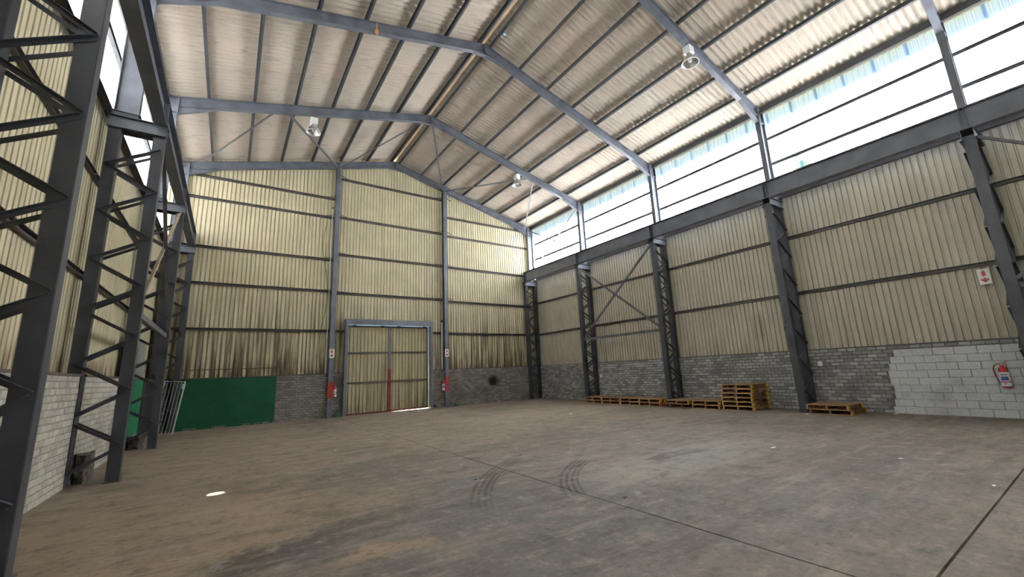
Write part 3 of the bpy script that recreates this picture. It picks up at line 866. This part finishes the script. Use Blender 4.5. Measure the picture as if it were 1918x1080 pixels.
# ------------------------------------------------------------------ pallets
PL, PW = 1.14, 1.03
def stringer():
    m = MB(); h0, h1 = .018, .122; a = PL / 2
    pr = [(-a, h0), (-.36, h0), (-.34, h0 + .042), (-.13, h0 + .042), (-.11, h0), (.11, h0), (.13, h0 + .042), (.34, h0 + .042), (.36, h0), (a, h0), (a, h1), (-a, h1)]
    return pr
def stringer_mesh(mat):
    pr = stringer(); n = len(pr); m = MB(); t = .0225
    vs = [(x, -t, z) for x, z in pr] + [(x, t, z) for x, z in pr]
    # split caps into convex pieces
    def cap(o, rev):
        fs = []
        idx = [(0, 1, 2, 11), (2, 3, 8 - 1 - 1, 11)]
        return fs
    fs = [((i + 1) % n, i, n + i, n + (i + 1) % n) for i in range(n)]
    fs += [tuple(range(n)), tuple(range(2 * n - 1, n - 1, -1))]
    m.add(vs, fs); return m.mesh('stringer', mat)
ST = {k: stringer_mesh(k) for k in ('pallet_stringer', 'pallet_red', 'pallet_wood')}
TOPB = MB().box(-.064, .064, -PW / 2, PW / 2, .122, .140).mesh('deck_board', 'pallet_wood')
BOTB = MB().box(-.049, .049, -PW / 2, PW / 2, 0, .018).mesh('base_board', 'pallet_wood')
def pallet(x, y, z, rz, label, side='pallet_stringer', group='wooden pallets along the wall'):
    r = tag(empty('wooden_pallet', (x, y, z), rz), label, 'pallet', group)
    for yy, mt in ((-PW / 2 + .0225, side), (0, 'pallet_wood'), (PW / 2 - .0225, 'pallet_wood')):
        link('stringer', ST[mt], r, (0, yy, 0))
    for i in range(8): link('deck_board', TOPB, r, (-PL / 2 + .064 + i * (PL - .128) / 7, 0, 0))
    for i in (0, 2, 4, 6): link('base_board', BOTB, r, (-PL / 2 + .049 + i * (PL - .098) / 6, 0, 0))
PH_ = .1405
def stack(x, y, n, name, sides, jit=.015, shifts=None):
    lev = {2: ['lower', 'upper'], 6: ['lowest', 'second', 'third', 'fourth', 'fifth', 'topmost']}[n]
    for i in range(n):
        dx, dy = (shifts[i] if shifts else (random.uniform(-jit, jit), random.uniform(-jit, jit)))
        pallet(x + dx, y + dy, i * PH_, random.uniform(-.008, .008), ('%s pallet %s' % (lev[i], name)) if i in (0, n - 1) else '%s pallet from the floor %s' % (lev[i], name), sides[i % len(sides)])
Y_ = ['pallet_stringer']
stack(17.95, -5.48, 2, 'of the two-high pile touching the second laced column', ['pallet_wood', 'pallet_wood'])
stack(17.93, -6.56, 2, 'of the second two-high pile along from the second laced column', ['pallet_stringer', 'pallet_wood'])
stack(17.92, -7.64, 2, 'of the third two-high pile along from the second laced column', ['pallet_wood', 'pallet_stringer'])
stack(17.88, -8.70, 2, 'with red side in the pile nearest the third laced column', ['pallet_red', 'pallet_stringer'])
stack(17.92, -10.03, 2, 'of the two-high pile just past the third laced column', ['pallet_red', 'pallet_stringer'], shifts=[(.06, -.04), (-.16, 0.0)])
stack(17.85, -11.12, 2, 'of the two-high pile beside the six-high stack', Y_)
stack(17.92, -12.26, 6, 'of the six-high stack', Y_, jit=.03)
stack(17.95, -14.82, 2, 'of the lone pile beside the fourth laced column', ['pallet_stringer', 'pallet_stringer'], shifts=[(.03, -.02), (-.05, .02)])

# ------------------------------------------------------------------ fire extinguishers and signs
def extinguisher(loc, rz, label):
    r = tag(empty('fire_extinguisher', loc, rz), label, 'extinguisher', 'fire extinguishers')
    R_ = .082
    MB().lathe([(0, 0), (R_ * .9, 0), (R_, .015), (R_, .40), (R_ * .93, .44), (R_ * .65, .475), (.03, .49), (.028, .52), (0, .52)], n=24).build('cylinder', 'red', r)
    MB().lathe([(R_ + .0015, .035), (R_ + .0015, .12)], n=24).build('label_band', 'paper', r)
    MB().lathe([(R_ + .0015, .145), (R_ + .0015, .36)], n=24).build('label_band', 'paper', r)
    # printed panels on the label: blue block, blue heading lines, red line of print
    def patch(a0, a1, z0, z1, mat, nm, rr=R_ + .0028):
        m = MB(); K = 8
        for i in range(K + 1):
            a = a0 + (a1 - a0) * i / K
            m.v += [(rr * math.cos(a), rr * math.sin(a), z0), (rr * math.cos(a), rr * math.sin(a), z1)]
        m.f = [(2 * i, 2 * i + 2, 2 * i + 3, 2 * i + 1) for i in range(K)]
        return m.build(nm, mat, r)
    c = -math.pi / 2
    patch(c - .75, c + .75, .165, .255, 'blue', 'label_print'); patch(c - .7, c + .7, .295, .315, 'blue', 'label_print'); patch(c - .6, c + .6, .27, .28, 'red', 'label_print')
    patch(c - .30, c - .12, .075, .10, 'red', 'label_print'); patch(c - .02, c + .22, .082, .10, 'red', 'label_print')
    MB().box(-.02, .02, -.02, .02, .51, .565).build('valve', 'chrome', r)
    m = MB().bar((-.02, 0, .575), (.13, 0, .60), .022, .008); m.bar((-.02, 0, .545), (.11, 0, .535), .022, .008); m.build('handle', 'red', r)
    pts = [(-.02, 0, .545), (-.07, -.01, .555), (-.125, -.015, .51), (-.15, -.02, .42), (-.14, -.02, .30), (-.115, -.02, .18), (-.10, -.02, .12)]
    MB().tube(pts, .011, 8).build('hose', 'dark_red', r)
    MB().tube([(-.10, -.02, .125), (-.097, -.02, .08)], [.015, .018], 8).build('nozzle', 'chrome', r)
    MB().box(-.02, .02, .06, .12, .36, .44).build('wall_bracket', 'black', r)
extinguisher((18.43, -18.16, .72), math.pi / 2 * -1, 'red fire extinguisher with blue and white label on the grey block patch')
extinguisher((12.27, -.05, .80), -.25, 'red fire extinguisher on the post right of the big door')
extinguisher((7.045, -.05, .84), math.pi * .35, 'red fire extinguisher on the post left of the big door')
def sign(loc, rz, label, w=.21, h=.39):
    r = tag(empty('fire_sign', loc, rz), label, 'sign', 'fire extinguisher signs')
    MB().box(-w / 2, w / 2, -.002, .002, 0, h).build('plate', 'paper', r)
    a = w / 2
    # red arrow pointing down
    pr = [(-.018, .165), (.018, .165), (.018, .115), (.052, .145), (.075, .118), (0, .045), (-.075, .118), (-.052, .145), (-.018, .115)]
    m = MB(); m.add([(x, -.0035, z) for x, z in pr], [(0, 8, 2, 1), (8, 5, 2), (2, 5, 4, 3), (8, 7, 6, 5)]); m.build('arrow', 'red', r)
    m = MB(); m.add([(x, -.0035, z) for x, z in [(-.032, .215), (.032, .215), (.032, .305), (.018, .328), (-.018, .328), (-.032, .305)]], [(0, 1, 2, 3, 4, 5)])
    m.add([(x, -.0035, z) for x, z in [(-.012, .328), (.012, .328), (.012, .345), (-.012, .345)]], [(0, 1, 2, 3)])
    m.add([(x, -.0035, z) for x, z in [(-.03, .345), (.03, .338), (.03, .35), (-.03, .357)]], [(0, 1, 2, 3)])
    m.add([(x, -.0035, z) for x, z in [(-.03, .34), (-.048, .31), (-.046, .25), (-.038, .25), (-.038, .31), (-.022, .335)]], [(0, 1, 4, 5), (1, 2, 3, 4)])
    m.build('pictogram', 'red', r)
sign((18.585, -18.26, 3.22), -math.pi / 2, 'white sign with red extinguisher and arrow on the ribbed sheeting above the grey blocks')
sign((6.85, -.147, 2.55), 0, 'white sign with red extinguisher and arrow on the post left of the big door')
sign((12.43, -.147, 2.52), 0, 'white sign with red extinguisher and arrow on the post right of the big door')

# ------------------------------------------------------------------ high-bay lamps
def highbay(x, y, ztop_, label, tilt=0.0):
    r = tag(empty('high_bay_lamp', (x, y, ztop_)), label, 'lamp', 'hanging high-bay lamps')
    m = MB().tube([(0, 0, 0), (0, 0, -.10)], .009, 6)
    m.bar((-.06, 0, -.03), (-.06, 0, -.14), .012, .012, upv=(0, 1, 0)).bar((.06, 0, -.03), (.06, 0, -.14), .012, .012, upv=(0, 1, 0)).bar((-.066, 0, -.03), (.066, 0, -.03), .012, .012)
    m.build('hanger', 'girt_steel', r)
    MB().box(-.12, .12, -.11, .11, -.36, -.13).build('ballast_box', 'white_paint', r)
    z = -.36
    out = [(.07, z), (.085, z - .05), (.15, z - .13), (.205, z - .22), (.235, z - .30), (.245, z - .32)]
    inn = [(.237, z - .315), (.225, z - .295), (.195, z - .22), (.14, z - .13), (.075, z - .06), (0, z - .055)]
    MB().lathe(out + inn, n=28).build('reflector', 'reflector', r)
    MB().lathe([(.243, z - .31), (.252, z - .318), (.252, z - .332), (.237, z - .332), (.237, z - .31)], n=28).build('rim', 'white_paint', r)
    MB().lathe([(0, z - .06), (.025, z - .06), (.028, z - .10), (.055, z - .16), (.062, z - .22), (.045, z - .27), (0, z - .285)], n=16).build('bulb', 'bulb', r)
zb = lambda x: ztop(x) - RD_
highbay(5.03, FY[1], zb(5.03), 'white high-bay lamp hanging from the second roof frame, on the slope opposite the pallets')
highbay(14.18, FY[1], zb(14.18), 'white high-bay lamp hanging from the second roof frame, on the pallet side')
highbay(14.02, FY[3] - .09, zb(14.02) - .06, 'high-bay lamp with dark reflector hanging from the fourth roof frame')

# ------------------------------------------------------------------ small fixtures
def socket(loc, label):
    r = tag(empty('wall_socket', loc), label, 'socket', 'wall sockets')
    MB().box(-.045, .0, -.06, .06, -.075, .075).build('box', 'white_paint', r)
    MB().box(-.052, -.045, -.045, .045, -.05, .04).build('cover', 'pvc', r)
    m = MB()
    for yy in (-.02, .02): m.box(-.056, -.052, yy - .008, yy + .008, .005, .03)
    m.build('switch', 'paper', r)
socket((FACE_R - .005, -14.42, 1.43), 'small white socket box on the brick beside the lone pallet pile')
socket((FACE_R - .005, -4.98, 1.20), 'small white socket box on the brick behind the row of low pallets')

# leaning white steel grate
gr = tag(empty('steel_grate', (1.05, -.62, 0)), 'white steel bar grate leaning behind the laced columns near the green wall', 'grate')
gr.rotation_euler = (math.radians(-9), math.radians(4), math.radians(-14))
GW, GH = .62, 1.84
for zz_ in (.012, GH): MB().tube([(0, 0, zz_), (GW, 0, zz_)], .012, 8).build('frame_rail', 'grate_white', gr)
MB().box(GW - .02, GW + .012, -.012, .012, 0.012, GH).build('stile', 'grate_white', gr)
MB().box(-.012, .02, -.012, .012, 0.012, GH).build('stile', 'grate_white', gr)
for i in range(1, 6):
    MB().tube([(i * GW / 6, 0, .02), (i * GW / 6, 0, GH)], .007, 6).build('bar', 'grate_white', gr)
for z in (.48, .95, 1.42):
    MB().box(.02, GW - .02, -.004, .004, z - .009, z + .009).build('cross_flat', 'dark_column_steel', gr)
MB().box(GW - .06, GW + .02, -.018, .018, 1.58, 1.76).build('lock_plate', 'grate_white', gr)

d2 = struct(empty('dark_recess_panel', (FACE_L, -1.5, 0)))  # black panel stands in for a dark recess; the door is invented
MB().box(.006, .035, -1.15, 1.12, 0, 1.84).build('recess_black', 'black', d2)
for ya_, yb_ in ((-1.21, -1.15), (1.12, 1.18)): MB().box(.006, .055, ya_, yb_, 0, 1.84).build('recess_frame', 'dark_column_steel', d2)
MB().box(.035, .055, -.9, -.78, .95, 1.0).build('handle', 'chrome', d2)  # made-up fitting on the dark panel

# broken concrete plinths
def rubble(x, y, sx, sy, h, label, seed):
    rs = random.Random(seed)
    r = tag(empty('concrete_plinth', (x, y, 0)), label, 'concrete block', 'broken concrete plinths')
    for j, (a, b, z0, z1) in enumerate(((sx, sy, 0, h * .45), (sx * 1.06, sy * .97, h * .45, h))):
        m = MB(); N = 12; ring = []
        base = []
        for i in range(N):
            t = 2 * math.pi * i / N; c, s_ = math.cos(t), math.sin(t)
            k_ = 1 / max(abs(c), abs(s_)); base.append((a / 2 * c * k_, b / 2 * s_ * k_))
        lv = [z0, (z0 + z1) / 2, z1]
        vs = []
        for li, z in enumerate(lv):
            for (px, py) in base: vs.append((px + rs.uniform(-.02, .02), py + rs.uniform(-.02, .02), z + (rs.uniform(-.05, .02) if li == 2 and j == 1 else 0)))
        fs = [(l * N + i, l * N + (i + 1) % N, (l + 1) * N + (i + 1) % N, (l + 1) * N + i) for l in range(2) for i in range(N)]
        fs += [tuple(2 * N + i for i in range(N)), tuple(range(N - 1, -1, -1))]
        m.add(vs, fs).build('concrete_lift', 'rough_concrete', r)
rubble(1.06, -8.92, .20, .52, .50, 'broken dark concrete plinth behind the third laced column opposite the pallets', 3)
rubble(1.13, -4.22, .34, .55, .34, 'low dark concrete plinth behind the second laced column, below the green wall', 5)

# pipe and stub on the door wall
MB().tube([(1.35, .155, 2.20), (3.2, .155, 2.20)], .014, 8).build('conduit', 'rusty_steel')
tag(bpy.data.objects['conduit'], 'thin rusty pipe above the green paint, length nearer the corner', 'pipe', 'thin pipes above the green paint')
tag(MB().tube([(3.32, .155, 2.20), (4.80, .155, 2.20)], .014, 8).build('conduit', 'rusty_steel'), 'thin rusty pipe above the green paint, length ending at the steel stub', 'pipe', 'thin pipes above the green paint')
tag(MB().channel((4.82, .135, ZBR + .03), (4.82, .135, 2.48), .06, .07, .006, upv=(0, 1, 0)).build('steel_stub', 'girt_steel'), 'short dark steel stub standing on the brick at the edge of the green paint', 'steel stub')
# white pipes beside the posts
for x, z0, z1, lab in ((6.66, ZBR + .03, 9.6, 'white plastic pipe running up behind the post left of the door'), (12.24, ZBR + .03, 4.32, 'white plastic pipe behind the post right of the door')):
    r = tag(empty('plastic_pipe', (x, .05 if x > 8 else .06, z0)), lab, 'pipe')
    MB().tube([(0, 0, 0), (0, 0, z1 - z0)], .045 if x > 8 else .025, 10).build('pipe', 'pvc', r)
    MB().tube([(0, 0, z1 - z0), (0, 0, z1 - z0 + .09)], .055 if x > 8 else .032, 10).build('cap', 'black', r)
# dangling cables left of the post
pts = []
for i in range(26):
    t = i / 25; z = 8.9 - 7.0 * t
    pts.append((6.45 - .16 * math.sin(t * 9.5) * (1 - .3 * t), .0 + .02 * math.sin(t * 17), z))
tag(MB().tube(pts, .010, 6).build('loose_cable', 'cable'), 'loose black cable dangling beside the post left of the door', 'cable')
# slim conduit standing above that post
r = tag(empty('conduit_mast', (6.87, -.19, 11.0)), 'slim galvanised conduit rising in front of the roof frame above the post', 'conduit')
MB().tube([(0, 0, 0), (0, 0, 1.2)], .022, 8).build('tube', 'chrome', r)
MB().box(-.05, .05, -.03, .05, .28, .34).build('clamp', 'chrome', r)
MB().box(-.06, .06, -.02, .02, 1.2, 1.26).build('head', 'blue', r)
# socket and tag on the frame
r = tag(empty('hanging_nest', (5.93, FY[2] - .10, ztop(5.93) - .02)), 'orange straw tuft hanging from the third roof frame', 'nest')
MB().tube([(0, 0, 0), (-.01, -.01, -.14), (0, 0, -.26)], .012, 6).build('strand', 'nest', r)
MB().lathe([(0, -.24), (.03, -.26), (.055, -.32), (.05, -.38), (.02, -.43), (0, -.44)], n=10).build('tuft', 'nest', r)

# green concrete feet by the door posts
def foot(x, label, w=.34, seed=1):
    rs = random.Random(seed); m = MB(); N = 10; vs = []
    for li, (k_, z) in enumerate(((1, 0), (.92, .10), (.6, .19))):
        for i in range(N):
            t = 2 * math.pi * i / N; vs.append((w / 2 * k_ * math.cos(t) + rs.uniform(-.015, .015), .12 * k_ * math.sin(t), z + rs.uniform(-.01, .01) * (li > 0)))
    fs = [(l * N + i, l * N + (i + 1) % N, (l + 1) * N + (i + 1) % N, (l + 1) * N + i) for l in range(2) for i in range(N)] + [tuple(2 * N + i for i in range(N)), tuple(range(N - 1, -1, -1))]
    tag(m.add(vs, fs).build('green_rubble', 'green_paint', None, (x, -.09, 0)), label, 'rubble', 'green concrete lumps')
foot(7.20, 'low green painted concrete lump between the left post and the door', seed=2)
foot(12.98, 'low green painted concrete lump right of the post right of the door', .30, seed=4)
# door latch hardware / debris beside the door
tag(MB().box(D1 + .02, D1 + .16, -.07, .03, .05, .17).box(D1 + .05, D1 + .13, -.09, -.07, .09, .15).build('door_stop', 'black'), 'small black door stop at the right jamb', 'door stop')

# ------------------------------------------------------------------ litter
def scrap(x, y, w, l, label, mat='paper', seed=0, h=.012):
    rs = random.Random(seed + 11); N = 7; vs = [(0, 0, h)]
    rz = rs.uniform(0, 6.28)
    for i in range(N):
        t = 2 * math.pi * i / N; k_ = rs.uniform(.7, 1.1)
        a, b = w / 2 * k_ * math.cos(t), l / 2 * k_ * math.sin(t)
        vs.append((a * math.cos(rz) - b * math.sin(rz), a * math.sin(rz) + b * math.cos(rz), .002 + rs.uniform(0, h)))
    vs += [(v[0], v[1], max(0, v[2] - .003)) for v in vs[1:]]
    fs = [(0, 1 + i, 1 + (i + 1) % N) for i in range(N)] + [(1 + i, 1 + N + i, 1 + N + (i + 1) % N, 1 + (i + 1) % N) for i in range(N)] + [tuple(1 + N + i for i in range(N - 1, -1, -1))]
    tag(MB().add(vs, fs).build('paper_scrap', mat, None, (x, y, 0)), label, 'litter', 'scraps on the floor')
for i, (x, y, w, l, t) in enumerate((
        (13.56, -8.12, .16, .09, 'white paper scrap on open floor in front of the low pallets'),
        (11.62, -15.86, .17, .06, 'white paper scrap lying on the tyre marks of the open floor'),
        (17.30, -14.30, .12, .08, 'white paper scrap at the corner of the lone pallet pile'),
        (10.60, -.95, .22, .12, 'white paper scrap on the floor in front of the right door leaf'),
        (10.82, -18.70, .07, .04, 'white paper scrap beside the cross joint of the floor'),
        (11.92, -17.60, .08, .04, 'tiny pale scrap on the floor towards the extinguisher'),
        (18.35, -16.02, .25, .12, 'crumpled white scrap against the foot of the grey block patch'),
        (5.29, -9.21, .08, .05, 'tiny white scrap on the dusty floor facing the green wall'),
        (11.3, -1.35, .12, .07, 'pale scrap on the floor near the right door jamb'))):
    scrap(x, y, w, l, t, seed=i)
for i, (x, y) in enumerate(((7.95, -12.9), (8.95, -13.15), (7.3, -16.05), (6.35, -13.95))):
    scrap(x, y, .07, .04, ['small dark chip beside the tyre marks, on the far side', 'small dark chip past the tyre marks towards the pallets', 'small dark chip next to the long floor joint', 'small dark chip lying across the outer tyre mark'][i], 'black', 20 + i, .02)

# ------------------------------------------------------------------ tree outside, its leaves against the clerestory
tr = tag(empty('tree', (19.62, -14.5, -.16)), 'green leafy tree outside, pressing against the clerestory', 'tree')
MB().tube([(0, 0, 0), (.05, .05, 3), (-.05, .0, 6), (-.3, -.2, 8.2)], [.09, .07, .05, .02], 8).build('trunk', 'bark', tr)
m = MB(); rs = random.Random(4)
for c, rad, n in (((-.62, -.33, 8.62), .30, 900), ((-.70, .62, 8.70), .15, 160), ((-.35, -.1, 7.7), .40, 260), ((0, 0, 6.6), .6, 300)):
    for i in range(n):
        d = Vector((rs.gauss(0, 1), rs.gauss(0, 1), rs.gauss(0, 1))); d.normalize(); d *= rad * rs.random() ** .4
        p = Vector(c) + d
        if p.x > -.80 and p.x + .05 > -.86:
            a = Vector((rs.uniform(-1, 1), rs.uniform(-1, 1), rs.uniform(-1, 1))).normalized(); b = a.orthogonal().normalized()
            q = [p - a * .06, p + b * .022, p + a * .06, p - b * .022]
            if min(v.x for v in q) > -.87: m.add(q, [(0, 1, 2, 3)])
o = m.build('foliage', 'leaf', tr); o['kind'] = 'stuff'
